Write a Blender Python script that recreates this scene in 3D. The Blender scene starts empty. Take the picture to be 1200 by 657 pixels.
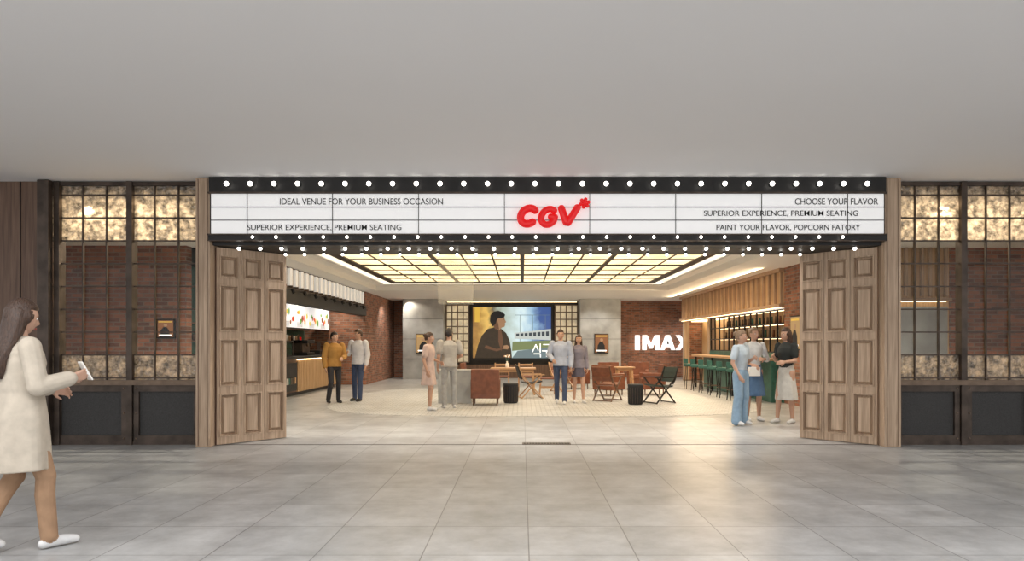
import bpy, math, random
import numpy as np
from mathutils import Vector, Matrix
from mathutils.bvhtree import BVHTree
random.seed(4)
scene=bpy.context.scene
scene.view_settings.view_transform='Standard'
COL=scene.collection

# ---------------------------------------------------------------- materials
def newmat(name):
    m=bpy.data.materials.new(name); m.use_nodes=True
    nt=m.node_tree; b=nt.nodes['Principled BSDF']
    return m,nt,b
def c4(c): return (c[0],c[1],c[2],1)
def pm(name,col,rough=.6,metal=0.,emit=None,es=0.,noise=0.0,nscale=8.,stretch=(1,1,1),bump=0.0,spec=None):
    m,nt,b=newmat(name)
    b.inputs['Base Color'].default_value=c4(col)
    b.inputs['Roughness'].default_value=rough
    b.inputs['Metallic'].default_value=metal
    if spec is not None: b.inputs['Specular IOR Level'].default_value=spec
    if emit: 
        b.inputs['Emission Color'].default_value=c4(emit); b.inputs['Emission Strength'].default_value=es
    if noise>0 or bump>0:
        tc=nt.nodes.new('ShaderNodeTexCoord'); mp=nt.nodes.new('ShaderNodeMapping')
        mp.inputs['Scale'].default_value=stretch
        nz=nt.nodes.new('ShaderNodeTexNoise'); nz.inputs['Scale'].default_value=nscale; nz.inputs['Detail'].default_value=6
        nt.links.new(tc.outputs['Object'],mp.inputs[0]); nt.links.new(mp.outputs[0],nz.inputs['Vector'])
        r=nt.nodes.new('ShaderNodeValToRGB')
        r.color_ramp.elements[0].position=.3; r.color_ramp.elements[1].position=.7
        r.color_ramp.elements[0].color=c4([x*(1-noise) for x in col]); r.color_ramp.elements[1].color=c4([min(1,x*(1+noise)) for x in col])
        nt.links.new(nz.outputs['Fac'],r.inputs[0]); nt.links.new(r.outputs[0],b.inputs['Base Color'])
        if bump>0:
            bp=nt.nodes.new('ShaderNodeBump'); bp.inputs['Strength'].default_value=bump; bp.inputs['Distance'].default_value=.01
            nt.links.new(nz.outputs['Fac'],bp.inputs['Height']); nt.links.new(bp.outputs[0],b.inputs['Normal'])
    return m
def brickmat(name,axes,c1,c2,mortar,bw,rh,ms,offset=.5,rough=.85,bump=.4,nz_amt=.35,nscale=3.):
    m,nt,b=newmat(name)
    tc=nt.nodes.new('ShaderNodeTexCoord'); sp=nt.nodes.new('ShaderNodeSeparateXYZ'); cb=nt.nodes.new('ShaderNodeCombineXYZ')
    nt.links.new(tc.outputs['Object'],sp.inputs[0])
    nt.links.new(sp.outputs[axes[0]],cb.inputs[0]); nt.links.new(sp.outputs[axes[1]],cb.inputs[1])
    br=nt.nodes.new('ShaderNodeTexBrick'); br.offset=offset; br.squash=1
    br.inputs['Scale'].default_value=1; br.inputs['Brick Width'].default_value=bw; br.inputs['Row Height'].default_value=rh
    br.inputs['Mortar Size'].default_value=ms; br.inputs['Mortar Smooth'].default_value=.1
    br.inputs['Color1'].default_value=c4(c1); br.inputs['Color2'].default_value=c4(c2); br.inputs['Mortar'].default_value=c4(mortar)
    nt.links.new(cb.outputs[0],br.inputs['Vector'])
    nz=nt.nodes.new('ShaderNodeTexNoise'); nz.inputs['Scale'].default_value=nscale; nz.inputs['Detail'].default_value=9; nz.inputs['Roughness'].default_value=.68
    nt.links.new(tc.outputs['Object'],nz.inputs['Vector'])
    r=nt.nodes.new('ShaderNodeMapRange'); r.inputs['From Min'].default_value=.25; r.inputs['From Max'].default_value=.75
    r.inputs['To Min'].default_value=1-nz_amt; r.inputs['To Max'].default_value=1+nz_amt
    nt.links.new(nz.outputs['Fac'],r.inputs['Value'])
    mx=nt.nodes.new('ShaderNodeVectorMath'); mx.operation='SCALE'
    nt.links.new(br.outputs['Color'],mx.inputs[0]); nt.links.new(r.outputs[0],mx.inputs['Scale'])
    nt.links.new(mx.outputs[0],b.inputs['Base Color'])
    b.inputs['Roughness'].default_value=rough
    bp=nt.nodes.new('ShaderNodeBump'); bp.inputs['Strength'].default_value=bump; bp.inputs['Distance'].default_value=.006; bp.invert=True
    nt.links.new(br.outputs['Fac'],bp.inputs['Height']); nt.links.new(bp.outputs[0],b.inputs['Normal'])
    return m
def woodmat(name,c1,c2,axis='z',rough=.5,scale=6.):
    m,nt,b=newmat(name)
    tc=nt.nodes.new('ShaderNodeTexCoord'); mp=nt.nodes.new('ShaderNodeMapping')
    mp.inputs['Scale'].default_value={'z':(11,11,.5),'x':(.5,11,11),'y':(11,.5,11)}[axis]
    nz=nt.nodes.new('ShaderNodeTexNoise'); nz.inputs['Scale'].default_value=scale/2; nz.inputs['Detail'].default_value=9; nz.inputs['Distortion'].default_value=.6
    r=nt.nodes.new('ShaderNodeValToRGB'); r.color_ramp.elements[0].position=.32; r.color_ramp.elements[1].position=.70
    r.color_ramp.elements[0].color=c4(c1); r.color_ramp.elements[1].color=c4(c2)
    nt.links.new(tc.outputs['Object'],mp.inputs[0]); nt.links.new(mp.outputs[0],nz.inputs['Vector'])
    nt.links.new(nz.outputs['Fac'],r.inputs[0]); nt.links.new(r.outputs[0],b.inputs['Base Color'])
    b.inputs['Roughness'].default_value=rough
    bp=nt.nodes.new('ShaderNodeBump'); bp.inputs['Strength'].default_value=.10; bp.inputs['Distance'].default_value=.004
    nt.links.new(nz.outputs['Fac'],bp.inputs['Height']); nt.links.new(bp.outputs[0],b.inputs['Normal'])
    return m
def clearglass(name,tint=(.95,.96,.95),gl=.015):
    m,nt,b=newmat(name); nt.nodes.remove(b); out=nt.nodes['Material Output']
    t=nt.nodes.new('ShaderNodeBsdfTransparent'); t.inputs[0].default_value=c4(tint)
    g=nt.nodes.new('ShaderNodeBsdfGlossy'); g.inputs['Roughness'].default_value=.03
    mx=nt.nodes.new('ShaderNodeMixShader'); mx.inputs[0].default_value=gl
    nt.links.new(t.outputs[0],mx.inputs[1]); nt.links.new(g.outputs[0],mx.inputs[2]); nt.links.new(mx.outputs[0],out.inputs[0])
    return m
def pebbleglass(name,col=(.9,.84,.72),scale=22.,emit=0.,trans=.45,dark=.62,gl=.14,nsc=.22):
    """cast cathedral glass: translucent with a pebbled surface"""
    m,nt,b=newmat(name); out=nt.nodes['Material Output']; nt.nodes.remove(b)
    tc=nt.nodes.new('ShaderNodeTexCoord')
    vo=nt.nodes.new('ShaderNodeTexVoronoi'); vo.inputs['Scale'].default_value=scale; vo.feature='SMOOTH_F1'
    nz=nt.nodes.new('ShaderNodeTexNoise'); nz.inputs['Scale'].default_value=scale*nsc; nz.inputs['Detail'].default_value=5; nz.inputs['Roughness'].default_value=.65
    nt.links.new(tc.outputs['Object'],vo.inputs['Vector']); nt.links.new(tc.outputs['Object'],nz.inputs['Vector'])
    bp=nt.nodes.new('ShaderNodeBump'); bp.inputs['Strength'].default_value=.9; bp.inputs['Distance'].default_value=.02
    nt.links.new(vo.outputs['Distance'],bp.inputs['Height'])
    r=nt.nodes.new('ShaderNodeValToRGB'); r.color_ramp.elements[0].position=.34; r.color_ramp.elements[1].position=.66
    r.color_ramp.elements[0].color=c4([x*dark for x in col]); r.color_ramp.elements[1].color=c4(col)
    nt.links.new(nz.outputs['Fac'],r.inputs[0])
    tl=nt.nodes.new('ShaderNodeBsdfTranslucent'); nt.links.new(r.outputs[0],tl.inputs[0]); nt.links.new(bp.outputs[0],tl.inputs['Normal'])
    g=nt.nodes.new('ShaderNodeBsdfGlossy'); g.inputs['Roughness'].default_value=.12; nt.links.new(bp.outputs[0],g.inputs['Normal'])
    tr=nt.nodes.new('ShaderNodeBsdfTransparent'); nt.links.new(r.outputs[0],tr.inputs[0])
    m1=nt.nodes.new('ShaderNodeMixShader'); m1.inputs[0].default_value=trans
    nt.links.new(tl.outputs[0],m1.inputs[1]); nt.links.new(tr.outputs[0],m1.inputs[2])
    m2=nt.nodes.new('ShaderNodeMixShader'); m2.inputs[0].default_value=gl
    nt.links.new(m1.outputs[0],m2.inputs[1]); nt.links.new(g.outputs[0],m2.inputs[2])
    last=m2
    if emit>0:
        e=nt.nodes.new('ShaderNodeEmission'); nt.links.new(r.outputs[0],e.inputs[0]); e.inputs[1].default_value=emit
        ad=nt.nodes.new('ShaderNodeAddShader'); nt.links.new(m2.outputs[0],ad.inputs[0]); nt.links.new(e.outputs[0],ad.inputs[1]); last=ad
    nt.links.new(last.outputs[0],out.inputs[0])
    return m

M={}
M['floor']=brickmat('stone_tile','XY',(.35,.354,.355),(.42,.424,.425),(.17,.17,.17),.71,.71,.0045,offset=0,rough=.33,bump=.2,nz_amt=.36,nscale=2.2)
M['inlay']=brickmat('small_mosaic','XY',(.46,.465,.46),(.57,.575,.57),(.25,.25,.245),.2,.1,.010,rough=.45,bump=.1,nz_amt=.12)
M['brick_xz']=brickmat('brick_face','XZ',(.42,.17,.10),(.17,.08,.055),(.26,.21,.17),.22,.075,.009)
M['brick_yz']=brickmat('brick_side','YZ',(.42,.17,.10),(.17,.08,.055),(.26,.21,.17),.22,.075,.009)
M['plaster']=pm('ceiling_paint',(.80,.785,.78),.9,noise=.012,nscale=.4)
M['white']=pm('white_paint',(.86,.84,.80),.8)
M['wood']=woodmat('oak',(.34,.235,.155),(.57,.42,.295))
M['woodx']=woodmat('oak_horizontal',(.35,.225,.14),(.52,.36,.24),'x')
M['wooddark']=woodmat('walnut',(.095,.05,.03),(.19,.11,.07))
M['woodwarm']=woodmat('warm_ply',(.46,.29,.15),(.68,.47,.27))
M['woodtop']=woodmat('table_oak',(.42,.24,.12),(.58,.36,.2),'x',rough=.35)
M['black']=pm('black_steel',(.020,.019,.019),.45,.3,noise=.2,nscale=6)
M['bframe']=pm('bronze_frame',(.05,.036,.024),.5,.4,noise=.2,nscale=6)
M['steel']=pm('aged_steel',(.08,.06,.048),.45,.6,noise=.4,nscale=5,bump=.1)
M['steelin']=pm('steel_mesh',(.055,.053,.052),.7,.3,noise=.7,nscale=160)
M['brass']=pm('bronze_trim',(.17,.12,.085),.4,.6,noise=.2,nscale=9)
M['concrete']=pm('concrete',(.38,.39,.39),.8,noise=.25,nscale=1.8,bump=.1)
M['green']=pm('green_tile',(.03,.12,.09),.35,noise=.3,nscale=10)
M['teal']=pm('teal_fabric',(.035,.13,.11),.7)
M['leather']=pm('brown_leather',(.19,.065,.032),.42,noise=.25,nscale=9,bump=.1)
M['blackfab']=pm('black_fabric',(.02,.02,.022),.75)
M['glass']=clearglass('clear_glass')
M['pebble']=pebbleglass('pebbled_glass',(.92,.82,.68),scale=34,emit=.03,dark=.25,trans=.5,gl=.10,nsc=.40)  # bright and dark blotches paint in the glints; a slight glow is added
M['lum']=pebbleglass('luminous_glass',(1.,.87,.62),scale=9,emit=.85,trans=.1,dark=.64)
M['lumcell']=pebbleglass('glass_block',(.95,.80,.55),scale=12,emit=.34,trans=.1)
M['signwhite']=pm('sign_acrylic',(.8,.8,.8),.4,emit=(1,.99,.98),es=.38)
M['ink']=pm('sign_ink',(.01,.01,.01),.6)
M['bulb']=pm('bulb_glass',(1,1,1),.3,emit=(1,.95,.86),es=6)
M['socket']=pm('bulb_socket',(.05,.05,.05),.4,.6)
M['red']=pm('red_acrylic',(.80,.008,.012),.25,emit=(1,.005,.008),es=.25)
M['glowwhite']=pm('white_led',(1,1,1),.5,emit=(1,.98,.95),es=1.1)
M['glowwarm']=pm('warm_led',(1,.8,.5),.5,emit=(1,.76,.44),es=3.5)
M['cove']=pm('cove_led',(1,.9,.75),.5,emit=(1,.90,.76),es=4)
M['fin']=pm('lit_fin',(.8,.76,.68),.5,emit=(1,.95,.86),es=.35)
M['menu']=pm('menu_lightbox',(.9,.9,.9),.4,emit=(1,1,1),es=.6)
M['grille']=pm('floor_grille',(.10,.075,.06),.4,.7)

# ---------------------------------------------------------------- mesh builder
class MB:
    def __init__(s): s.v=[];s.f=[];s.m=[];s.s=[];s.mats=[]
    def mi(s,mat):
        if isinstance(mat,str): mat=M[mat]
        if mat not in s.mats: s.mats.append(mat)
        return s.mats.index(mat)
    def add(s,vs,fs,mat,smooth=False):
        o=len(s.v); s.v+= [tuple(v) for v in vs]; k=s.mi(mat)
        for f in fs: s.f.append([i+o for i in f]); s.m.append(k); s.s.append(smooth)
    def obox(s,c,size,mat,R=None,taper=1.):
        hx,hy,hz=[a/2 for a in size]; vs=[]
        for z,t in((-hz,1.),(hz,taper)):
            for x,y in((-hx,-hy),(hx,-hy),(hx,hy),(-hx,hy)):
                p=Vector((x*t,y*t,z)); 
                if R is not None: p=R@p
                vs.append(p+Vector(c))
        s.add(vs,[(0,3,2,1),(4,5,6,7),(0,1,5,4),(1,2,6,5),(2,3,7,6),(3,0,4,7)],mat)
    def box(s,x0,x1,y0,y1,z0,z1,mat): s.obox(((x0+x1)/2,(y0+y1)/2,(z0+z1)/2),(abs(x1-x0),abs(y1-y0),abs(z1-z0)),mat)
    def beam(s,p0,p1,w,t,mat,up=(0,0,1)):
        p0=Vector(p0);p1=Vector(p1); d=p1-p0; L=d.length; d.normalize()
        u=Vector(up); 
        if abs(u.dot(d))>.95: u=Vector((1,0,0))
        sx=d.cross(u).normalized(); sy=sx.cross(d)
        R=Matrix((sx,sy,d)).transposed()
        s.obox((p0+p1)/2,(w,t,L),mat,R)
    def rings(s,rs,mat,smooth=True,closed=True):
        n=len(rs[0]); vs=[p for r in rs for p in r]; fs=[]
        for i in range(len(rs)-1):
            for j in range(n):
                a=i*n+j;b=i*n+(j+1)%n; fs.append((a,b,b+n,a+n))
        if closed: fs.append(tuple(reversed(range(n)))); fs.append(tuple(range((len(rs)-1)*n,len(rs)*n)))
        s.add(vs,fs,mat,smooth)
    def cyl(s,p0,p1,r0,r1,mat,n=14,smooth=True):
        p0=Vector(p0);p1=Vector(p1);d=(p1-p0).normalized()
        u=Vector((1,0,0)) if abs(d.x)<.8 else Vector((0,1,0))
        a=d.cross(u).normalized();b=d.cross(a)
        def ring(p,r): return [p+(a*math.cos(t)+b*math.sin(t))*r for t in [2*math.pi*i/n for i in range(n)]]
        s.rings([ring(p0,r0),ring(p1,r1)],mat,smooth)
    def cap(s,p0,p1,r0,r1,mat,n=12,h=4):
        p0=Vector(p0);p1=Vector(p1);d=(p1-p0)
        if d.length<1e-6: d=Vector((0,0,1e-4)); p1=p0+d
        d=d.normalized()
        u=Vector((1,0,0)) if abs(d.x)<.8 else Vector((0,1,0))
        a=d.cross(u).normalized();b=d.cross(a); rs=[]
        def ring(c,r): return [c+(a*math.cos(t)+b*math.sin(t))*r for t in [2*math.pi*i/n for i in range(n)]]
        for i in range(h):
            t=math.pi/2*(1-(i+.25)/h) if i==0 else math.pi/2*(1-i/h)
            rs.append(ring(p0-d*r0*math.sin(t),max(r0*math.cos(t),r0*.05)))
        rs.append(ring(p0,r0)); rs.append(ring(p1,r1))
        for i in range(1,h+1):
            t=math.pi/2*i/h
            if i==h: t=math.pi/2*(1-.25/h)
            rs.append(ring(p1+d*r1*math.sin(t),max(r1*math.cos(t),r1*.05)))
        s.rings(rs,mat)
    def sph(s,c,r,mat,n=12,fn=None,R=None):
        if not isinstance(r,(tuple,list)): r=(r,r,r)
        c=Vector(c); rs=[]; m=max(4,int(n*.7))
        for i in range(m+1):
            ph=-math.pi/2+math.pi*i/m; ph=max(-1.55,min(1.55,ph))
            ring=[]
            for j in range(n):
                t=-2*math.pi*j/n
                u=Vector((math.cos(ph)*math.cos(t),math.cos(ph)*math.sin(t),math.sin(ph)))
                p=Vector((u.x*r[0],u.y*r[1],u.z*r[2]))
                if fn: p=fn(u,p)
                if R is not None: p=R@p
                ring.append(c+p)
            rs.append(ring)
        s.rings([list(reversed(q)) for q in rs],mat)
    def loft(s,secs,mat,n=24,pw=2.0):
        rs=[]
        for (z,cx,cy,rx,ry) in secs:
            ring=[]
            for j in range(n):
                t=2*math.pi*j/n; cc=math.cos(t); ss=math.sin(t)
                ring.append(Vector((cx+rx*math.copysign(abs(cc)**(2/pw),cc),cy+ry*math.copysign(abs(ss)**(2/pw),ss),z)))
            rs.append(ring)
        s.rings(rs,mat)
    def poly(s,pts,mat):
        s.add(pts,[tuple(range(len(pts)))],mat)
    def extr(s,pts,y0,y1,mat):
        n=len(pts); vs=[Vector((x,y0,z)) for x,z in pts]+[Vector((x,y1,z)) for x,z in pts]
        fs=[tuple(range(n)),tuple(reversed(range(n,2*n)))]+[(i,i+n,(i+1)%n+n,(i+1)%n) for i in range(n)]
        s.add(vs,fs,mat)
    def mesh(s,name):
        me=bpy.data.meshes.new(name); me.from_pydata(s.v,[],s.f)
        for m in s.mats: me.materials.append(m)
        me.polygons.foreach_set('material_index',s.m); me.polygons.foreach_set('use_smooth',s.s); me.update()
        return me
    def obj(s,name,parent=None,loc=(0,0,0),rot=0.,bevel=0.,seg=2):
        me=s.mesh(name)
        o=bpy.data.objects.new(name,me); COL.objects.link(o)
        o.location=loc; o.rotation_euler=(0,0,rot)
        if parent: o.parent=parent
        if bevel>0:
            b=o.modifiers.new('bevel','BEVEL'); b.width=bevel; b.segments=seg; b.limit_method='ANGLE'; b.angle_limit=math.radians(50)
        return o
def empty(name,loc=(0,0,0)):
    e=bpy.data.objects.new(name,None); e.location=loc; e.empty_display_size=.1; COL.objects.link(e); return e
def onebox(name,*a,**k):
    b=MB(); b.box(*a); return b.obj(name,**k)
def under(o,p):
    o.parent=p; o.matrix_parent_inverse=Matrix.Translation(p.location).inverted(); return o
def text(name,s,mat,x0,x1,z0,h,y,depth=.004,bold=0.):
    cu=bpy.data.curves.new(name,'FONT'); cu.body=s; cu.extrude=.02; cu.offset=bold
    t=bpy.data.objects.new(name+'_tmp',cu); COL.objects.link(t)
    bpy.context.view_layer.update()
    me=bpy.data.meshes.new_from_object(t.evaluated_get(bpy.context.evaluated_depsgraph_get()))
    bpy.data.objects.remove(t)
    co=np.array([v.co[:] for v in me.vertices]); mn=co.min(0); mx=co.max(0)
    for v in me.vertices:
        u=(v.co.x-mn[0])/(mx[0]-mn[0]); w=(v.co.y-mn[1])/(mx[1]-mn[1]); d=(v.co.z+.02)/.04
        v.co=(x0+(x1-x0)*u,y-depth*d,z0+h*w)
    me.materials.clear(); me.materials.append(M[mat] if isinstance(mat,str) else mat); me.update()
    o=bpy.data.objects.new(name,me); COL.objects.link(o)
    return o

# ---------------------------------------------------------------- room shell
onebox('floor',-14,14,-2.0,28.95,-.1,0,'floor',loc=(.045,.27,0))
onebox('ceiling',-14,14,-1.5,11.0,3.66,3.8,'plaster')
b=MB()
b.box(-10.5,-4.9,11,29.2,3.2,3.66,'white'); b.box(4.9,10.5,11,29.2,3.2,3.66,'white')
b.box(-4.9,4.9,11,11.9,3.2,3.66,'white'); b.box(-4.9,4.9,22.9,29.2,3.2,3.66,'white')
b.box(-4.9,4.9,11.9,22.9,3.56,3.66,'white')
for x0,x1 in((-4.9,-4.6),(4.6,4.9)): b.box(x0,x1,11.9,22.9,3.36,3.40,'white')
b.box(-4.6,4.6,22.6,22.9,3.36,3.40,'white')
b.box(-4.86,-4.80,12,22.8,3.405,3.43,'cove'); b.box(4.80,4.86,12,22.8,3.405,3.43,'cove'); b.box(-4.7,4.7,22.80,22.86,3.405,3.43,'cove')
b.obj('ceiling_tray')
b=MB(); b.box(-4.1,4.1,12.5,21.9,3.395,3.41,'lum')
nx=12; ny=8
for i in range(nx+1):
    x=-4.1+8.2*i/nx; w=.05 if i%3==0 else .02; b.box(x-w,x+w,12.5,21.9,3.365 if i%3==0 else 3.38,3.3949,'bframe')
for j in range(ny+1):
    y=12.5+9.4*j/ny; w=.08 if j%2==0 else .035; b.box(-4.1,4.1,y-w,y+w,3.367 if j%2==0 else 3.381,3.3945,'bframe')
b.box(-4.25,-4.1,12.4,22.0,3.36,3.56,'bframe');b.box(4.1,4.25,12.4,22.0,3.36,3.56,'bframe');b.box(-4.25,4.25,21.95,22.1,3.36,3.56,'bframe')
b.obj('luminous_ceiling_panel')

onebox('wall_back',-5.4,8.2,28.8,29.0,0,3.2,'brick_xz')
b=MB(); b.box(-5.6,-5.4,23.7,28.8,0,3.2,'brick_yz'); b.box(-7.6,-5.4,23.5,23.7,0,3.2,'brick_xz'); b.obj('wall_left')
onebox('wall_left_counter',-7.7,-7.5,12.7,23.7,0,3.2,'green')
onebox('wall_left_brick',-9.6,-6.15,12.5,12.7,0,3.66,'brick_xz')
onebox('wall_left_end',-9.8,-9.6,9.6,12.7,0,3.66,'brick_yz')
b=MB(); b.box(-12,-6.62,9.5,9.7,0,3.66,'wooddark')
for i in range(10): b.box(-6.98-.45*i-.006,-6.98-.45*i+.006,9.49,9.5,0,3.66,'black')
b.obj('wall_front_left')
onebox('wall_front_right',7.95,12,9.5,9.7,0,3.66,'wooddark')
onebox('wall_right_end',10.2,10.4,9.7,13,0,3.66,'woodwarm')
b=MB(); b.box(6.2,8.0,12.8,13,0,3.66,'woodwarm')
for i in range(12): b.box(6.25+.15*i,6.3+.15*i,12.74,12.8,2.3,3.2,'wood')
b.box(6.2,8.0,12.7,12.8,2.2,2.26,'woodx'); b.box(6.3,7.9,12.72,12.74,2.185,2.2,'glowwarm'); b.box(6.25,7.95,12.76,12.8,.9,2.1,'concrete')
b.obj('wall_right_front')
onebox('wall_right_front_brick',8.0,10.2,12.8,13,0,3.66,'brick_xz')
onebox('wall_right_brick',6.2,6.4,13,16.15,0,3.2,'brick_yz')

b=MB()
b.box(6.2,6.4,16.15,22.6,2.28,3.2,'woodwarm'); b.box(6.2,6.4,16.15,22.6,0,1.18,'green')
b.box(6.9,7.0,16.15,22.6,1.18,2.28,'woodwarm')
b.box(6.2,6.4,22.6,26.4,2.28,3.2,'woodwarm'); b.box(6.2,6.4,22.6,22.85,0,2.28,'wood'); b.box(6.2,6.4,26.1,26.4,0,2.28,'wood')
b.box(6.9,7.0,22.6,26.4,0,2.28,'woodwarm'); b.box(6.4,8.2,26.2,26.4,0,3.2,'brick_xz')
for i in range(26):
    y=16.2+.40*i
    b.box(6.13,6.2,y,y+.045,2.36,3.12,'wood')
b.box(6.08,6.2,16.15,26.4,2.28,2.36,'woodx'); b.box(6.08,6.2,16.15,26.4,3.12,3.2,'woodx')
b.box(6.13,6.16,16.2,26.3,2.262,2.279,'glowwarm')
b.box(6.4,6.45,16.2,22.5,2.22,2.25,'glowwarm'); b.box(6.45,6.88,22.9,26.05,2.24,2.27,'glowwarm')
for z in(1.53,1.88): b.box(6.52,6.54,16.25,22.45,z,z+.015,'glowwarm')
for i in range(14):
    y=16.2+.49*i; b.box(6.22,6.26,y-.015,y+.015,1.2,2.24,'black')
for z in(1.2,1.55,1.9,2.23): b.box(6.215,6.265,16.15,22.6,z-.015,z+.015,'black')
b.box(6.5,6.88,16.2,22.5,1.55,1.58,'wooddark'); b.box(6.5,6.88,16.2,22.5,1.9,1.93,'wooddark')
for i in range(40):
    y=16.4+.15*i; z=1.58 if i%2 else 1.93; b.cyl((6.65,y,z),(6.65,y,z+.2),.035,.03,random.choice(['leather','teal','brass','white']),8)
b.obj('wall_right')
onebox('wall_right_rear',8.0,8.2,26.4,28.8,0,3.2,'brick_yz')

# ---------------------------------------------------------------- portal
for nm,x0,x1 in(('l',-4.44,-4.245),('r',4.925,5.15)):
    b=MB(); b.box(x0,x1,9.28,9.62,0,3.655,'wood')
    b.box(x0+.03,x0+.04,9.272,9.28,.02,3.64,'wooddark'); b.box(x1-.04,x1-.03,9.272,9.28,.02,3.64,'wooddark')
    b.obj('portal_post',bevel=.006)
def folding_door(A,B,name):
    A=Vector(A);B=Vector(B); L=(B-A).length/3; d=(B-A).normalized()
    nrm=Vector((-d.y,d.x,0)); 
    if nrm.y>0: nrm=-nrm
    R=Matrix((d,-nrm,Vector((0,0,1)))).transposed()
    b=MB(); H=2.735
    for k in range(3):
        o=A+d*(k*L)
        def bx(x0,x1,y0,y1,z0,z1,mat):
            c=R@Vector(((x0+x1)/2,(y0+y1)/2,(z0+z1)/2))+o; b.obox(c,(x1-x0,y1-y0,z1-z0),mat,R)
        bx(.004,L-.004,.035,.07,.01,H,'wood')
        sw=.05
        bx(.004,sw,-.016,.036,.01,H,'wood'); bx(L-sw,L-.004,-.016,.036,.01,H,'wood')
        zs=[(.12,.70),(.82,1.46),(1.58,2.21),(2.33,2.62)]; prev=.01
        for z0,z1 in zs:
            bx(sw,L-sw,-.016,.036,prev,z0,'wood'); prev=z1
            cx=(sw+L-sw)/2
            vs=[];w0=(L-2*sw)/2-.001; h0=(z1-z0)/2-.001; zc=(z0+z1)/2
            prof=((w0+.012,h0+.012,-.016),(w0+.010,h0+.010,-.030),(w0-.006,h0-.006,-.030),(w0-.012,h0-.012,.030),(w0-.024,h0-.024,.030),(w0-.052,h0-.052,-.008))
            for (w,h,y) in prof:
                for sx,sz in((-1,-1),(1,-1),(1,1),(-1,1)): vs.append(R@Vector((cx+sx*w,y,zc+sz*h))+o)
            e=(len(prof)-1)*4; fs=[(e,e+1,e+2,e+3)]
            for a in range(0,e,4):
                for j in range(4): fs.append((a+j,a+(j+1)%4,a+4+(j+1)%4,a+4+j))
            b.add(vs,fs,'wood')
        bx(sw,L-sw,-.016,.036,prev,H,'wood')
        bx(-.004,.004,.0,.06,.01,H,'wooddark')
    return b.obj(name)
folding_door((-4.225,9.42,0),(-3.53,10.2,0),'paneled_folding_door')
folding_door((4.15,10.2,0),(4.905,9.42,0),'paneled_folding_door')

sign=empty('marquee_sign',(.34,9.3,3.1))
def par(o): return under(o,sign)
b=MB()
b.box(-4.235,4.915,9.22,9.6,3.445,3.655,'black')
b.box(-4.235,4.915,9.19,9.6,3.43,3.45,'steel')
b.box(-4.235,4.915,9.26,9.6,2.88,3.43,'black')
b.box(-4.235,4.915,9.20,9.6,2.80,2.87,'black')
b.box(-4.235,4.915,9.18,9.3,2.865,2.885,'steel'); b.box(-4.235,4.915,9.18,9.3,2.79,2.80,'steel')
b.box(-4.235,4.915,9.6,10.28,2.745,3.655,'black')
b.box(-4.235,4.915,9.34,9.6,2.75,2.80,'black')
par(b.obj('frame'))
par(onebox('lightbox_face',-4.2,4.88,9.215,9.262,2.89,3.425,'signwhite'))
b=MB()
for px in(-3.71,-2.56,-1.40,-.24,.91,2.07,3.23,4.39): b.box(px-.004,px+.004,9.205,9.215,2.89,3.425,'ink')
for z in(3.07,3.245): b.box(-4.2,4.88,9.206,9.2149,z-.005,z+.005,'ink')
par(b.obj('letter_rails'))
def bulbs(nm,x0,x1,n,y,z,r,dirv):
    b=MB(); dv=Vector(dirv)
    for i in range(n):
        p=Vector((x0+(x1-x0)*i/(n-1),y,z)); b.cyl(p-dv*.05,p-dv*.005,r*.75,r*.85,'socket',10); b.sph(p+dv*.012,r,'bulb',12)
    par(b.obj(nm))
bulbs('bulb_row_top',-3.97,4.63,28,9.17,3.55,.032,(0,-1,0))
bulbs('bulb_row_bottom',-3.62,4.30,26,9.17,2.835,.020,(0,-1,0))
bulbs('bulb_row_soffit_front',-3.9,4.58,30,9.40,2.725,.026,(0,0,-1))
bulbs('bulb_row_soffit_back',-3.45,4.05,28,9.95,2.715,.022,(0,0,-1))
for s,x0,x1,z in(('IDEAL VENUE FOR YOUR BUSINESS OCCASION',-3.27,-1.07,3.28),('SUPERIOR EXPERIENCE, PREMIUM SEATING',-3.71,-1.63,2.925),
    ('CHOOSE YOUR FLAVOR',3.68,4.80,3.28),('SUPERIOR EXPERIENCE, PREMIUM SEATING',2.45,4.53,3.115),('PAINT YOUR FLAVOR, POPCORN FATORY',2.62,4.56,2.925)):
    par(text('lettering',s,'ink',x0,x1,z,.085,9.21,bold=.0015))
b=MB()
def stroke(pts,r=.052):
    for p,q in zip(pts[:-1],pts[1:]): b.cap((p[0],9.13,p[1]),(q[0],9.13,q[1]),r,r,'red',14,5)
def arc(cx,cz,rx,rz,a0,a1,n=18): return [(cx+rx*math.cos(math.radians(a0+(a1-a0)*i/n))+.2*(rz*math.sin(math.radians(a0+(a1-a0)*i/n))),cz+rz*math.sin(math.radians(a0+(a1-a0)*i/n))) for i in range(n+1)]
stroke(arc(.085,3.11,.105,.105,48,310))
g=arc(.350,3.10,.095,.105,52,345,20); stroke(g[:-1]+[(.435,3.095),(.385,3.10)],.045)
stroke([(.525,3.21),(.585,3.03),(.615,3.025),(.735,3.22)],.050)
for k in range(6):
    a=math.radians(60*k+15)
    b.cap((.835+.012*math.cos(a),9.14,3.285+.012*math.sin(a)),(.835+.052*math.cos(a),9.14,3.285+.052*math.sin(a)),.016,.027,'red',10,4)
for dx in(.04,.34,.58): b.box(dx,dx+.05,9.15,9.206,3.0,3.04,'socket')
par(b.obj('logo_letters'))

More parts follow.
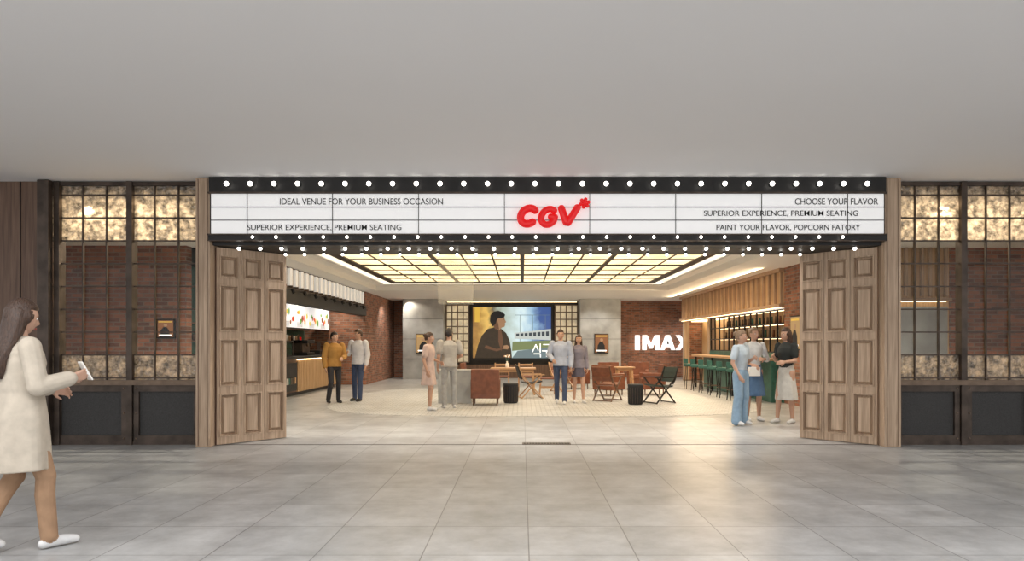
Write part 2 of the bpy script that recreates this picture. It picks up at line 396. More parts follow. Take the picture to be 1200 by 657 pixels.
# ---------------------------------------------------------------- storefront windows
def storefront(name,xs_thick,xs_thin,x0,x1):
    b=MB(); y0,y1=9.5,9.58
    for x in xs_thick: b.box(x-.04,x+.04,9.46,9.6,0,3.655,'steel')
    for x in xs_thin: b.box(x-.009,x+.009,y0,y1-.045,.9,3.655,'steel')
    zs=[.93+.318*k for k in range(9)]
    for z in zs: b.box(x0,x1,y0+.003,y1-.047,z-.009,z+.009,'steel')
    b.box(x0,x1,9.45,9.6,.83,.90,'brass'); b.box(x0,x1,9.48,9.6,0,.05,'steel'); b.box(x0,x1,9.48,9.6,3.60,3.655,'steel')
    b.box(x0,x1,9.53,9.538,1.25,zs[6],'glass')
    b.box(x0,x1,9.525,9.54,zs[6],3.60,'pebble'); b.box(x0,x1,9.525,9.54,.9,1.25,'pebble')
    th=sorted(xs_thick+[x0,x1]); th=[t for i,t in enumerate(th) if i==0 or t-th[i-1]>.2]
    for a,c in zip(th[:-1],th[1:]):
        if c-a<.3: continue
        a+=.05;c-=.05
        b.box(a,c,9.52,9.56,.05,.83,'steelin')
        for q in((a,a+.07,.05,.83),(c-.07,c,.05,.83)): b.box(q[0],q[1],9.485,9.52,q[2],q[3],'steel')
        b.box(a+.07,c-.07,9.485,9.52,.05,.13,'steel'); b.box(a+.07,c-.07,9.485,9.52,.74,.83,'steel')
        for px in(a+.035,c-.035):
            for pz in(.09,.44,.785): b.sph((px,9.484,pz),.014,'brass',8)
    return b.obj(name)
storefront('window_1',[-6.46,-5.45],[-6.12,-5.79,-5.12,-4.79],-6.62,-4.445)
storefront('window_2',[6.13,7.12],[5.47,5.80,6.46,6.79,7.45,7.78],5.155,7.95)
onebox('steel_column',-6.66,-6.5,9.36,9.46,0,3.655,'steel',bevel=.01)
onebox('threshold_trim',-4.24,4.92,9.49,9.51,0,.004,'steel')
b=MB(); b.box(0,.68,9.53,9.68,0,.006,'grille')
for i in range(16): b.box(.02+.041*i,.045+.041*i,9.545,9.665,.006,.009,'black')
b.obj('floor_grille')

# ---------------------------------------------------------------- mosaic inlay floor
b=MB(); pts=[]
cx,cy,rx,ry=.5,17.6,5.0,4.4
for i in range(72):
    t=2*math.pi*i/72; c=math.cos(t); s=math.sin(t)
    pts.append((cx+rx*math.copysign(abs(c)**.55,c),cy+ry*math.copysign(abs(s)**.55,s)))
b.rings([[Vector((x,y,.0005)) for x,y in pts],[Vector((x,y,.004)) for x,y in pts]],'inlay',smooth=False)
b.obj('mosaic_floor_inlay')

# ---------------------------------------------------------------- back feature wall
for x0,x1 in((-4.76,-3.16),(2.31,3.93)):
    b=MB(); b.box(x0,x1,27.2,28.79,0,3.195,'concrete')
    for z in(.8,1.6,2.4): b.box(x0+.002,x1-.002,27.194,27.2,z-.005,z+.005,'socket')
    b.obj('concrete_pilaster')
fw=MB(); fw.box(-3.155,2.305,28.2,28.79,0,3.195,'black'); fw.box(-3.1,2.25,28.05,28.2,0,.55,'wooddark'); fw.box(-3.1,2.25,28.15,28.19,3.12,3.14,'glowwarm')
fw.obj('feature_wall_panel')
for x0,x1 in((-3.12,-2.2),(1.35,2.27)):
    b=MB(); b.box(x0,x1,28.13,28.19,.65,3.0,'lumcell')
    for i in range(5): x=x0+(x1-x0)*i/4; b.box(x-.022,x+.022,28.06,28.13,.65,3.0,'brass')
    for i in range(9): z=.65+2.35*i/8; b.box(x0,x1,28.062,28.128,z-.022,z+.022,'brass')
    b.obj('glass_block_screen')
def emis(name,col,s=.8): return pm(name,[c*.3 for c in col],.5,emit=col,es=s)
def screenmat():
    m,nt,bs=newmat('led_picture'); tc=nt.nodes.new('ShaderNodeTexCoord'); sp=nt.nodes.new('ShaderNodeSeparateXYZ'); nt.links.new(tc.outputs['Object'],sp.inputs[0])
    r=nt.nodes.new('ShaderNodeMapRange'); r.inputs['From Min'].default_value=-2.1; r.inputs['From Max'].default_value=1.25; nt.links.new(sp.outputs['X'],r.inputs['Value'])
    nz=nt.nodes.new('ShaderNodeTexNoise'); nz.inputs['Scale'].default_value=2.6; nz.inputs['Detail'].default_value=6; nt.links.new(tc.outputs['Object'],nz.inputs['Vector'])
    ad=nt.nodes.new('ShaderNodeMath'); ad.operation='MULTIPLY_ADD'; nt.links.new(nz.outputs['Fac'],ad.inputs[0]); ad.inputs[1].default_value=.28; nt.links.new(r.outputs[0],ad.inputs[2])
    rp=nt.nodes.new('ShaderNodeValToRGB'); e=rp.color_ramp.elements
    e[0].position=.10; e[0].color=(.14,.055,.01,1); e[1].position=1.; e[1].color=(.03,.09,.30,1)
    for p,c in((.20,(.40,.20,.035,1)),(.33,(.80,.50,.12,1)),(.42,(.14,.10,.05,1)),(.52,(.42,.50,.42,1)),(.75,(.70,.86,.88,1)),(.9,(.30,.50,.68,1))):
        q=e.new(p); q.color=c
    nt.links.new(ad.outputs[0],rp.inputs[0]); bs.inputs['Base Color'].default_value=(.05,.05,.05,1)
    nt.links.new(rp.outputs[0],bs.inputs['Emission Color']); bs.inputs['Emission Strength'].default_value=1.0; return m
scr=empty('led_movie_screen',(-.4,28.1,1.9))
b=MB(); b.box(-2.13,1.28,28.08,28.195,.72,3.0,'black')
sm=screenmat(); b.box(-2.03,1.18,28.06,28.08,.82,2.92,sm)
jk=pm('pic_jacket',(.02,.015,.01),.5,emit=(.035,.024,.016),es=.8,noise=.3); fc=emis('pic_face',(.42,.24,.13),.7); ye=emis('pic_yellow',(.80,.50,.08),.8); dk=emis('pic_dark',(.015,.015,.018),.5); gr=emis('pic_field',(.22,.27,.12),.7); hz=emis('pic_haze',(.16,.22,.24),.8); fs2=emis('pic_shadow',(.18,.09,.05),.6)
tr_=emis('pic_train',(.55,.60,.58),.8); tw=emis('pic_train_window',(.05,.07,.09),.6)
def P(pts,mat,y): b.poly([Vector((x,y,z)) for x,z in pts],mat)
P([(-1.95,.82),(-.42,.82),(-.45,1.15),(-.52,1.55),(-.66,1.85),(-.86,2.02),(-1.1,2.10),(-1.42,2.02),(-1.66,1.75),(-1.82,1.35)],jk,28.055)
P([(-1.12,2.02),(-.92,1.98),(-.84,2.08),(-.74,2.10),(-.70,2.18),(-.72,2.24),(-.66,2.30),(-.72,2.42),(-.74,2.55),(-.95,2.62),(-1.15,2.5),(-1.2,2.2)],fc,28.052)
P([(-1.12,2.02),(-.95,2.0),(-.98,2.2),(-1.04,2.42),(-1.18,2.4),(-1.2,2.2)],fs2,28.0515)
P([(-1.22,2.12),(-1.10,2.22),(-1.06,2.38),(-.98,2.46),(-.86,2.46),(-.74,2.50),(-.70,2.60),(-.80,2.71),(-.98,2.77),(-1.18,2.73),(-1.31,2.58),(-1.33,2.34)],dk,28.049)
P([(-.80,2.40),(-.72,2.41),(-.72,2.425),(-.80,2.42)],dk,28.048)
P([(-.98,1.98),(-.86,1.95),(-.78,1.5),(-.86,1.1),(-.98,1.5)],fs2,28.050)
P([(-1.55,1.24),(-1.05,1.10),(-.76,1.20),(-.74,1.26),(-1.06,1.20),(-1.5,1.36)],fs2,28.050)
P([(-.78,1.20),(-.6,1.18),(-.52,1.28),(-.62,1.36),(-.76,1.34)],fc,28.049)
P([(-1.95,2.3),(-1.75,2.3),(-1.75,2.9),(-1.95,2.9)],ye,28.056)
P([(-.40,1.50),(1.18,1.55),(1.18,1.25),(-.42,1.12)],gr,28.054)
P([(-.42,.82),(1.18,.82),(1.18,1.28),(-.2,1.12)],hz,28.053)
P([(-.32,1.62),(1.18,1.56),(1.18,2.02),(-.32,1.86)],tr_,28.0538)
for i in range(8): x=-.25+.175*i; P([(x,1.72),(x+.12,1.72),(x+.12,1.83+.013*i),(x,1.82+.013*i)],tw,28.0530)
for q in(-.1,.42,.94): P([(q,1.5),(q+.02,1.5),(q+.02,2.6),(q,2.6)],hz,28.0542)
P([(-.3,2.58),(1.15,2.58),(1.15,2.60),(-.3,2.60)],hz,28.054)
under(b.obj('screen'),scr)
b=MB()
def st(x0,z0,x1,z1,w=.035): b.beam((x0,28.04,z0),(x1,28.04,z1),w,.01,'glowwhite',up=(0,1,0))
X=.42; st(X,1.08,X+.14,1.38); st(X+.14,1.38,X+.24,1.14); st(X+.32,1.05,X+.32,1.42); st(X+.05,1.0,X+.33,1.0); st(X+.33,1.0,X+.33,.86)
X=.86; st(X,1.38,X+.24,1.38); st(X+.24,1.38,X+.24,1.16); st(X-.05,1.12,X+.30,1.12); st(X+.14,1.12,X+.14,.88)
under(b.obj('title_characters'),scr)

def poster(name,c,w,h,axis='y',seed=0):
    e=MB()
    e.box(-w/2-.03,w/2+.03,-.05,0,-h/2-.03,h/2+.03,'black')
    bg=emis('poster_bg',(.25,.10,.04) if seed%2 else (.45,.28,.12),.8); e.box(-w/2,w/2,-.058,-.05,-h/2,h/2,bg)
    def PP(pts,mat,y): e.poly([Vector((x*w,y,z*h)) for x,z in pts],mat)
    PP([(-.35,-.5),(.3,-.5),(.25,-.1),(.08,.1),(-.12,.1),(-.3,-.1)],dk,-.0605)
    e.sph((0,-.058,.2*h),(.12*w,.004,.09*h),fc,10)
    PP([(-.45,.38),(.45,.38),(.45,.44),(-.45,.44)],ye,-.0605); PP([(-.4,-.42),(.4,-.42),(.4,-.36),(-.4,-.36)],'glowwhite',-.062)
    return e.obj(name,loc=c,rot=0 if axis=='y' else -math.pi/2)
poster('movie_poster',(-3.9,27.19,1.42),.6,.72,seed=2)
poster('movie_poster',(3.15,27.19,1.42),.5,.72,seed=1)
poster('movie_poster',(6.19,15.35,1.65),.5,.72,'-x',seed=4)
poster('movie_poster',(-6.5,12.49,1.68),.28,.3,seed=3)
b=MB(); z0,h=1.15,.62
def letter(x0,w,pts): b.extr([(x0+w*u,z0+h*v) for u,v in pts],28.72,28.79,'glowwhite')
letter(4.75,.20,[(0,0),(1,0),(1,1),(0,1)])
letter(5.06,.72,[(0,0),(.24,0),(.24,.6),(.42,.1),(.58,.1),(.76,.6),(.76,0),(1,0),(1,1),(.72,1),(.5,.42),(.28,1),(0,1)])
letter(5.82,.62,[(0,0),(.27,0),(.34,.2),(.66,.2),(.73,0),(1,0),(.65,1),(.35,1)])
b.extr([(5.82+.62*u,z0+h*v) for u,v in((.42,.40),(.58,.40),(.50,.68))],28.715,28.7199,'ink')
letter(6.46,.66,[(0,0),(.29,0),(.5,.32),(.71,0),(1,0),(.66,.5),(1,1),(.71,1),(.5,.68),(.29,1),(0,1),(.34,.5)])
b.obj('cinema_wall_sign')

m,nt,bs=newmat('ghost_column_veil'); out=nt.nodes['Material Output']; nt.nodes.remove(bs)
t=nt.nodes.new('ShaderNodeBsdfTransparent'); d=nt.nodes.new('ShaderNodeBsdfDiffuse'); d.inputs[0].default_value=(.8,.8,.78,1); mx=nt.nodes.new('ShaderNodeMixShader'); mx.inputs[0].default_value=.18
nt.links.new(t.outputs[0],mx.inputs[1]); nt.links.new(d.outputs[0],mx.inputs[2]); nt.links.new(mx.outputs[0],out.inputs[0]); M['ghost_veil']=m
b=MB(); b.box(-1.98,-1.19,16.05,16.6,0.005,.76,'concrete'); b.box(-1.99,-1.18,16.04,16.61,.76,.79,'concrete'); b.obj('ghost_column_base',bevel=.008)  # lower end of a half-erased column, built as a grey box
b=MB(); b.box(-1.98,-1.19,16.05,16.6,2.36,3.364,'ghost_veil'); b.obj('ghost_column_top')  # upper end of the half-erased column, pale and see-through

# ---------------------------------------------------------------- concession side
b=MB()
b.box(-7.5,-5.5,12.75,23.45,3.16,3.195,'black'); b.box(-5.55,-5.46,12.75,23.45,2.68,3.195,'wooddark')
b.box(-5.6,-5.35,12.75,23.45,2.36,2.68,'black'); b.box(-5.36,-5.33,12.75,23.45,2.66,2.70,'steel')
y=12.9
while y<23.1:
    b.box(-5.46,-5.34,y,y+.17,2.76,3.15,'fin'); b.box(-5.462,-5.37,y+.26,y+.29,2.72,3.18,'brass'); y+=.40
for i in range(12): 
    y=13+.86*i; b.cyl((-5.25,y,2.66),(-5.2,y,2.56),.04,.045,'black',10); b.box(-5.34,-5.24,y-.01,y+.01,2.64,2.66,'black')
b.obj('concession_canopy')
b=MB()
b.box(-6.9,-6.15,16.9,22.6,.1,1.0,'wooddark'); b.box(-6.95,-6.05,16.85,22.65,1.0,1.06,'black'); b.box(-6.85,-6.2,17,22.5,0,.1,'black')
b.box(-6.14,-6.10,18.6,22.6,.96,.985,'glowwarm')
y=18.62
while y<22.58: b.box(-6.15,-6.11,y,y+.055,.1,.95,'woodwarm'); y+=.11
b.box(-6.3,-6.1,16.9,18.5,.15,.9,'black'); b.box(-6.115,-6.08,17.0,18.4,.2,.5,'glass')
for i in range(9): b.obox((-6.09+.0,17.1+.15*i,.42),(.03,.09,.16),random.choice(['red','woodtop','teal','brass','white']))
b.obj('concession_counter')
b=MB(); b.box(-6.85,-6.2,17.0,18.5,1.065,1.1,'black'); b.box(-6.85,-6.2,17,18.5,1.46,1.49,'black')
for yy in(17.0,18.47): 
    for xx in(-6.85,-6.23): b.box(xx,xx+.03,yy,yy+.03,1.1,1.46,'steel')
b.box(-6.215,-6.21,17.03,18.47,1.1,1.46,'glass'); b.box(-6.8,-6.25,17.05,18.45,1.27,1.28,'steel')
for i in range(10):
    for z in(1.13,1.31): b.sph((-6.45+.05*(i%2),17.12+.14*i,z),(.05,.05,.03),random.choice(['woodtop','leather','red']),8)
b.obj('pastry_display_case')
b=MB(); b.box(-6.8,-6.35,20.2,20.9,1.065,1.15,'black'); b.box(-6.8,-6.5,20.2,20.9,1.15,1.5,'steel'); b.box(-6.8,-6.35,20.2,20.9,1.42,1.52,'black')
for yy in(20.4,20.7): b.cyl((-6.42,yy,1.42),(-6.42,yy,1.33),.03,.025,'brass',10)
b.obj('espresso_machine',bevel=.01)
b=MB(); b.box(-6.8,-6.4,21.6,21.95,1.065,1.2,'black'); b.obox((-6.5,21.78,1.33),(.03,.34,.24),'black'); b.obj('cash_register',bevel=.008)
mb=empty('menu_board',(-6.6,21.3,2.2))
b=MB(); b.box(-6.68,-6.62,18.7,23.4,1.84,2.58,'black')
cols=[emis('food_red',(.8,.05,.03)),emis('food_orange',(.9,.35,.05)),emis('food_yellow',(.9,.7,.1)),emis('food_green',(.15,.4,.08)),emis('food_brown',(.35,.12,.05))]
for k in range(4):
    y0=18.75+1.16*k; b.box(-6.62,-6.6,y0,y0+1.12,1.88,2.55,'menu')
    for j in range(7): b.sph((-6.598,y0+.15+.14*j+random.uniform(-.03,.03),2.02+random.uniform(0,.36)),(.006,random.uniform(.05,.09),random.uniform(.06,.11)),cols[(j+k)%5],10)
    for j in range(4): b.box(-6.6,-6.596,y0+.1,y0+.6,1.92+.018*j*2,1.93+.018*j*2,'ink')
for y in(19.2,22.8): b.box(-6.66,-6.64,y,y+.02,2.58,3.16,'black')
under(b.obj('boards'),mb)
b=MB(); b.box(-7.5,-7.15,13,23.3,.0,.95,'black'); b.box(-7.5,-7.12,13,23.3,.95,1.0,'steel')
for z in(1.45,1.85): b.box(-7.5,-7.25,13,23.3,z,z+.03,'wooddark')
for i in range(46): b.cyl((-7.36,13.2+.21*i,1.48),(-7.36,13.2+.21*i,1.48+random.uniform(.12,.25)),.04,.035,random.choice(['white','red','brass','woodtop','steel']),8)
b.obj('back_bar_shelving')

b=MB(); b.box(5.55,6.1,16.3,22.4,1.0,1.06,'woodtop')
for y in(16.4,18.3,20.3,22.2): b.box(5.62,5.68,y,y+.06,0,1.0,'black')
b.box(5.95,6.1,16.3,22.4,.0,1.0,'green')
b.obj('bar_counter',bevel=.006)
def bar_stool(x,y):
    b=MB(); b.loft([(.70,0,0,.17,.17),(.72,0,0,.19,.19),(.77,0,0,.19,.19),(.79,0,0,.17,.17)],'teal')
    for a in range(4):
        t=math.radians(45+90*a); b.cyl((.13*math.cos(t),.13*math.sin(t),.70),(.2*math.cos(t),.2*math.sin(t),0),.012,.012,'black',8)
    for i in range(16):
        t0=2*math.pi*i/16;t1=2*math.pi*(i+1)/16; b.cyl((.175*math.cos(t0),.175*math.sin(t0),.27),(.175*math.cos(t1),.175*math.sin(t1),.27),.009,.009,'brass',6)
    for i in range(7):
        t=math.radians(-50+100*i/6); b.beam((.18*math.cos(t),.18*math.sin(t),.8),(.19*math.cos(t),.19*math.sin(t),.95),.065,.02,'teal',up=(math.cos(t),math.sin(t),0))
    b.cyl((.17,0,.72),(.19,0,.85),.01,.01,'black',8)
    b.obj('bar_stool',loc=(x,y,0),rot=math.pi)
for y in(16.9,17.8,18.7,19.6,20.5,21.4): bar_stool(5.25,y)

# ---------------------------------------------------------------- lounge furniture
Z=.004
def armchair(x,y,rot):
    b=MB()
    b.box(-.31,.31,-.3,.3,.16,.33,'leather'); b.box(-.22,.22,-.32,.2,.33,.45,'leather')
    b.obox((0,.26,.52),(.64,.13,.62),'leather',Matrix.Rotation(-.10,3,'X'))
    b.box(-.33,-.22,-.31,.28,.16,.60,'leather'); b.box(.22,.33,-.31,.28,.16,.60,'leather')
    for px in(-.27,.27):
        for py in(-.25,.25): b.cyl((px,py,.17),(px,py,0),.02,.014,'wooddark',8)
    b.obj('leather_armchair',loc=(x,y,Z),rot=rot,bevel=.03,seg=3)
def side_stool(x,y):
    b=MB(); b.loft([(0,0,0,.15,.15),(.02,0,0,.165,.165),(.4,0,0,.175,.175),(.42,0,0,.18,.18),(.46,0,0,.18,.18),(.47,0,0,.17,.17)],'blackfab')
    for i in range(18):
        t=2*math.pi*i/18; b.beam((.168*math.cos(t),.168*math.sin(t),.03),(.178*math.cos(t),.178*math.sin(t),.39),.012,.01,'steel')
    b.obj('side_table',loc=(x,y,Z))
def table(x,y,w=1.1,d=.7,rot=0):
    b=MB(); b.box(-w/2,w/2,-d/2,d/2,.70,.74,'woodtop'); b.box(-w/2+.06,w/2-.06,-d/2+.05,d/2-.05,.63,.70,'woodtop')
    for sx in(-1,1):
        for sy in(-1,1): b.beam((sx*(w/2-.08),sy*(d/2-.07),.66),(sx*(w/2-.04),sy*(d/2-.04),0),.05,.05,'woodtop')
    b.obj('wooden_table',loc=(x,y,Z),rot=rot,bevel=.006)
def wooden_chair(x,y,rot,mat='woodtop',seat='leather'):
    b=MB(); b.box(-.22,.22,-.22,.2,.43,.47,seat)
    for sx in(-1,1):
        b.beam((sx*.2,-.2,.44),(sx*.22,-.24,0),.035,.035,mat); b.beam((sx*.2,.18,0),(sx*.2,.24,.84),.035,.035,mat)
        b.beam((sx*.2,-.2,.2),(sx*.2,.19,.2),.02,.025,mat)
    for z in(.58,.68,.78): b.beam((-.2,.20+.06*(z-.43),z),(.2,.20+.06*(z-.43),z),.02,.055,mat,up=(0,0,1))
    b.obj('dining_chair',loc=(x,y,Z),rot=rot,bevel=.005)
def x_chair(x,y,rot,frame='wooddark',seat='blackfab'):
    b=MB()
    for sx in(-1,1):
        b.beam((sx*.25,-.28,0),(sx*.25,.27,.60),.03,.03,frame); b.beam((sx*.25,.28,0),(sx*.25,-.25,.60),.03,.03,frame)
        b.beam((sx*.25,-.32,.61),(sx*.25,.3,.61),.05,.025,frame,up=(0,0,1)); b.beam((sx*.25,.2,.45),(sx*.25,.36,.86),.03,.03,frame)
    b.beam((-.25,-.27,.02),(.25,-.27,.02),.025,.025,frame); b.beam((-.25,.27,.02),(.25,.27,.02),.025,.025,frame)
    for (ys) in([(-.26,.44),(-.1,.40),(.08,.385),(.22,.41)],[(.26,.50),(.31,.62),(.33,.72),(.37,.84)]):
        for p,q in zip(ys[:-1],ys[1:]): b.beam((0,p[0],p[1]),(0,q[0],q[1]),.48,.03,seat,up=(0,-.2,1) if ys[0][0]<0 else (0,1,0))
    b.obj('folding_lounge_chair',loc=(x,y,Z),rot=rot,bevel=.004)
pi=math.pi
armchair(-.84,15.75,pi)
side_stool(-.27,16.2)
table(-.25,19.0,1.25,.75)
x_chair(.22,17.7,pi*.55,'woodtop','blackfab'); wooden_chair(.72,18.95,-pi*.5,'woodtop'); wooden_chair(-.6,20.0,0); wooden_chair(.1,20.0,0)
armchair(-1.5,20.6,pi*.5)
x_chair(2.10,16.8,pi*.8,'wooddark','leather')
armchair(2.35,18.6,pi*.75); armchair(3.6,18.9,-pi*.5); armchair(2.7,20.9,.1); armchair(3.6,21.2,-.2); armchair(1.7,21.4,.3)
side_stool(2.62,15.8)
chairgreen=pm('dark_sling',(.035,.05,.045),.8)
x_chair(3.25,16.2,-pi*.35,'black',chairgreen)
table(2.95,19.75,.55,.55)
x_chair(1.2,20.2,pi*.2,'woodtop','leather')
b=MB(); b.loft([(0,0,0,.035,.035),(.03,0,0,.05,.05),(.1,0,0,.045,.045),(.15,0,0,.02,.02),(.18,0,0,.026,.026)],'white')
for i in range(9):
    a=i*2.4; e=(.07*math.cos(a),.07*math.sin(a),.3+.02*(i%3)); b.cyl((0,0,.15),e,.003,.003,'green',5); b.sph(e,.025,'fin' if i%2 else 'woodtop',8)
b.obj('flower_vase',loc=(-.42,18.9,.744))

# ---------------------------------------------------------------- people
def cloth(name,col,rough=.85): return pm(name,col,rough,noise=.10,nscale=14,bump=.2)
SK=pm('skin',(.52,.31,.22),.5)
HB=pm('hair_black',(.02,.014,.012),.45,noise=.5,nscale=40,stretch=(4,4,.6),bump=.6); HR=pm('hair_brown',(.055,.028,.017),.45,noise=.5,nscale=40,stretch=(4,4,.6),bump=.6); HL=pm('hair_light',(.24,.16,.10),.5,noise=.3,nscale=40,stretch=(4,4,.6),bump=.6)
EW=pm('eye_white',(.8,.8,.78),.2); EI=pm('eye_iris',(.03,.015,.01),.15); LP=pm('lips',(.45,.12,.10),.4)
WS=cloth('white_shoe',(.66,.66,.66)); BS=cloth('black_shoe',(.02,.02,.02))

def hand(b,w,d,n,s,skin,curl=.35,mirror=1):
    d=d.normalized(); n=(n-d*n.dot(d)).normalized(); sd=d.cross(n)*mirror
    w=Vector(w)
    lens=[.070,.078,.072,.056]
    for i,L in enumerate(lens):
        off=(.030-.0205*i)*s
        k=w+d*(.085-.004*abs(i-1)**1.4)*s+sd*off
        b.cap(w+d*.012*s+sd*off*.6,k,.014*s,.0125*s,skin,8,3)
        p=k; ang=curl*.5
        for j,fr in enumerate((.45,.3,.25)):
            ang+=curl*(.4+.35*j)
            q=p+(d*math.cos(ang)+n*math.sin(ang)+sd*.04*(1.5-i))*L*fr*s
            b.cap(p,q,(.0088-.0008*j)*s,(.0082-.0008*j)*s,skin,8,3); p=q
    t0=w+d*.022*s+sd*.026*s; t1=t0+(d*.62+sd*.62+n*.35).normalized()*.038*s; t2=t1+(d*.85+sd*.2+n*.45).normalized()*.03*s
    b.cap(w+d*.01*s,t0,.014*s,.013*s,skin,8,3); b.cap(t0,t1,.0125*s,.0105*s,skin,8,3); b.cap(t1,t2,.0100*s,.0085*s,skin,8,3)

def human(name,x,y,yaw,H,fem,hairm,hair,top,bottom,shoe,skin=SK,pose=None,sleeve=2,hem=.88,loose=.012,legs='pants',skirt=None,coat=None,headyaw=0.,headpitch=0.,curl=.4,vox=.0075,extras=None,hairback=0.):
    s=H/1.70; pose=pose or {}
    sh=.160 if fem else .188
    J=dict(shA=(sh,0,1.385),shB=(-sh,0,1.385),elA=(sh+.05,.03,1.10),elB=(-sh-.05,.03,1.10),wrA=(sh+.05,-.05,.86),wrB=(-sh-.05,-.05,.86),
      hiA=(.09,0,.90),hiB=(-.09,0,.90),knA=(.10,-.02,.50),knB=(-.10,-.02,.50),anA=(.11,.02,.085),anB=(-.11,.02,.085),toA=None,toB=None,neck=(0,.005,1.42),head=(0,-.015,1.582))
    J.update(pose); J={k:(Vector(v)*s if v is not None else None) for k,v in J.items()}
    b=MB(); hw=.160 if fem else .158; wa=.112 if fem else .138; ch=.140 if fem else .165
    lo=loose
    low=[(.80,0,.0,.10,.08),(.84,0,.005,hw-.02,.105),(.90,0,.008,hw,.118),(.96,0,.005,hw-.008,.112),(1.03,0,0,wa+.004,.093)]
    b.loft([tuple(q*s for q in r) for r in low],bottom)
    up=[(hem,0,.005,max(hw if hem<1 else wa,0)+lo+.004,.118+lo if hem<1 else .095+lo)]
    for r in [(.92,0,.005,hw,.116),(1.0,0,0,(hw+wa)/2,.103),(1.08,0,0,wa,.093),(1.18,0,-.005,(wa+ch)/2,.105),(1.27,0,-.01,ch,.118 if fem else .112),(1.345,0,-.004,ch+.01,.105)]:
        if r[0]>hem+.03: up.append((r[0],0,r[2],r[3]+lo,r[4]+lo))
    up+= [(1.40,0,0,ch*.85,.08),(1.435,0,.004,.085,.062),(1.45,0,.005,.05,.05)]
    b.loft([tuple(q*s for q in r) for r in up],top)
    b.cap(J['neck'],J['neck'].lerp(J['head'],.75),.054*s if not fem else .046*s,.05*s if not fem else .042*s,skin)
    for k,mir in(('A',1),('B',-1)):
        S,E,W=J['sh'+k],J['el'+k],J['wr'+k]
        ua=.046 if fem else .055; el=.035 if fem else .042; wr=.024 if fem else .028
        b.cap(S,E,ua*s,el*s,skin if sleeve<2 else top); b.cap(E,W,el*s,wr*s,skin)
        if sleeve==1: b.cap(S,S.lerp(E,.62),(ua+lo+.006)*s,(el+.018+lo)*s,top)
        if sleeve==2: b.cap(S,E,(ua+lo)*s,(el+lo+.006)*s,top); b.cap(E,E.lerp(W,.9),(el+lo+.006)*s,(wr+lo+.008)*s,top)
        if sleeve==3: b.cap(S,E,(ua+lo)*s,(el+lo+.006)*s,top); b.cap(E,E.lerp(W,.35),(el+lo+.008)*s,(el+lo)*s,top)
        d=(W-E).normalized(); n=Vector((-mir,-.2,0)) if abs(d.z)>.6 else Vector((-mir*.9,0,-.4))
        if 'palm'+k in pose: n=J['palm'+k]
        hand(b,W,d,n,s,skin,curl,1 if mir>0 else -1)
        Hh,K,A=J['hi'+k],J['kn'+k],J['an'+k]
        lm=bottom if legs in('pants','wide') else skin
        add=.008 if legs=='pants' else (.028 if legs=='wide' else -.003)
        b.cap(Hh,K,(.084+add*.5)*s,(.055+add)*s,lm)
        calf=K.lerp(A,.3)+Vector((0,.012*s,0))
        b.cap(K,calf,(.052+add)*s,(.053+add)*s,lm); b.cap(calf,A,(.053+add)*s,(.032+(.022 if legs=='pants' else .06 if legs=='wide' else 0))*s,lm)
        b.cap(A,A-Vector((0,0,.03*s)),.034*s,.034*s,shoe)
        T=J['to'+k]
        if T is None:
            T=Vector((A.x*1.12,A.y-.15*s,A.z-.052*s))
        heel=A+Vector((0,.035*s,-.045*s))
        b.cap(heel,A.lerp(T,.55)+Vector((0,0,-.012*s)),.034*s,.036*s,shoe); b.cap(A.lerp(T,.5)+Vector((0,0,-.015*s)),T,.038*s,.028*s,shoe)
    if skirt:
        z0,z1,r0,r1=skirt[:4]; mat=skirt[4]; secs=[]
        for i in range(9):
            t=i/8; z=z1+(z0-z1)*t; 
            rr=r1+(r0-r1)*t**1.2; secs.append((z*s,0,.003*s,rr*s,rr*.78*s))
        rs=[]
        for (z,cx,cy,rx,ry) in secs:
            ring=[]
            for j in range(48):
                t=2*math.pi*j/48; f=1+.045*math.sin(8*t)*(1-(z-z1*s)/((z0-z1)*s))
                ring.append(Vector((cx+rx*f*math.cos(t),cy+ry*f*math.sin(t),z)))
            rs.append(ring)
        b.rings(rs,mat)
    if coat:
        z1,r1,mat=coat; secs=[(z1,0,.01,r1,r1*.8),(z1+.15,0,.01,r1-.01,r1*.78),(.9,0,.01,r1-.025,r1*.72),(1.08,0,0,.165,.13),(1.28,0,0,.172,.13),(1.38,0,0,.155,.108),(1.43,0,0,.09,.075),(1.455,0,.01,.065,.062)]
        rs=[]
        for i,(z,cx,cy,rx,ry) in enumerate(secs):
            ring=[]
            for j in range(40):
                t=2*math.pi*j/40; f=1+.05*math.sin(6*t+.6)*max(0,1-i/5)
                ring.append(Vector((cx+rx*f*math.cos(t),cy+ry*f*math.sin(t),z))*s)
            rs.append(ring)
        b.rings(rs,mat)
    if extras: extras(b,J,s)
    lowz=min(v[2] for v in b.v)
    tmp=b.obj(name+'_tmp')
    rm=tmp.modifiers.new('r','REMESH'); rm.mode='VOXEL'; rm.voxel_size=vox
    sm=tmp.modifiers.new('s','SMOOTH'); sm.factor=.5; sm.iterations=3
    bpy.context.view_layer.update()
    me=bpy.data.meshes.new_from_object(tmp.evaluated_get(bpy.context.evaluated_depsgraph_get()))
    bvh=BVHTree.FromPolygons([Vector(v) for v in b.v],b.f)
    me.materials.clear()
    for m in b.mats: me.materials.append(m)
    idx=[]
    for p in me.polygons:
        r=bvh.find_nearest(p.center); idx.append(b.m[r[2]] if r[2] is not None else 0)
    me.polygons.foreach_set('material_index',idx); me.polygons.foreach_set('use_smooth',[True]*len(idx)); me.update(); me.name=name
    bpy.data.objects.remove(tmp)
    o=bpy.data.objects.new(name,me); COL.objects.link(o); o.location=(x,y,-lowz+.004); o.rotation_euler=(0,0,yaw)
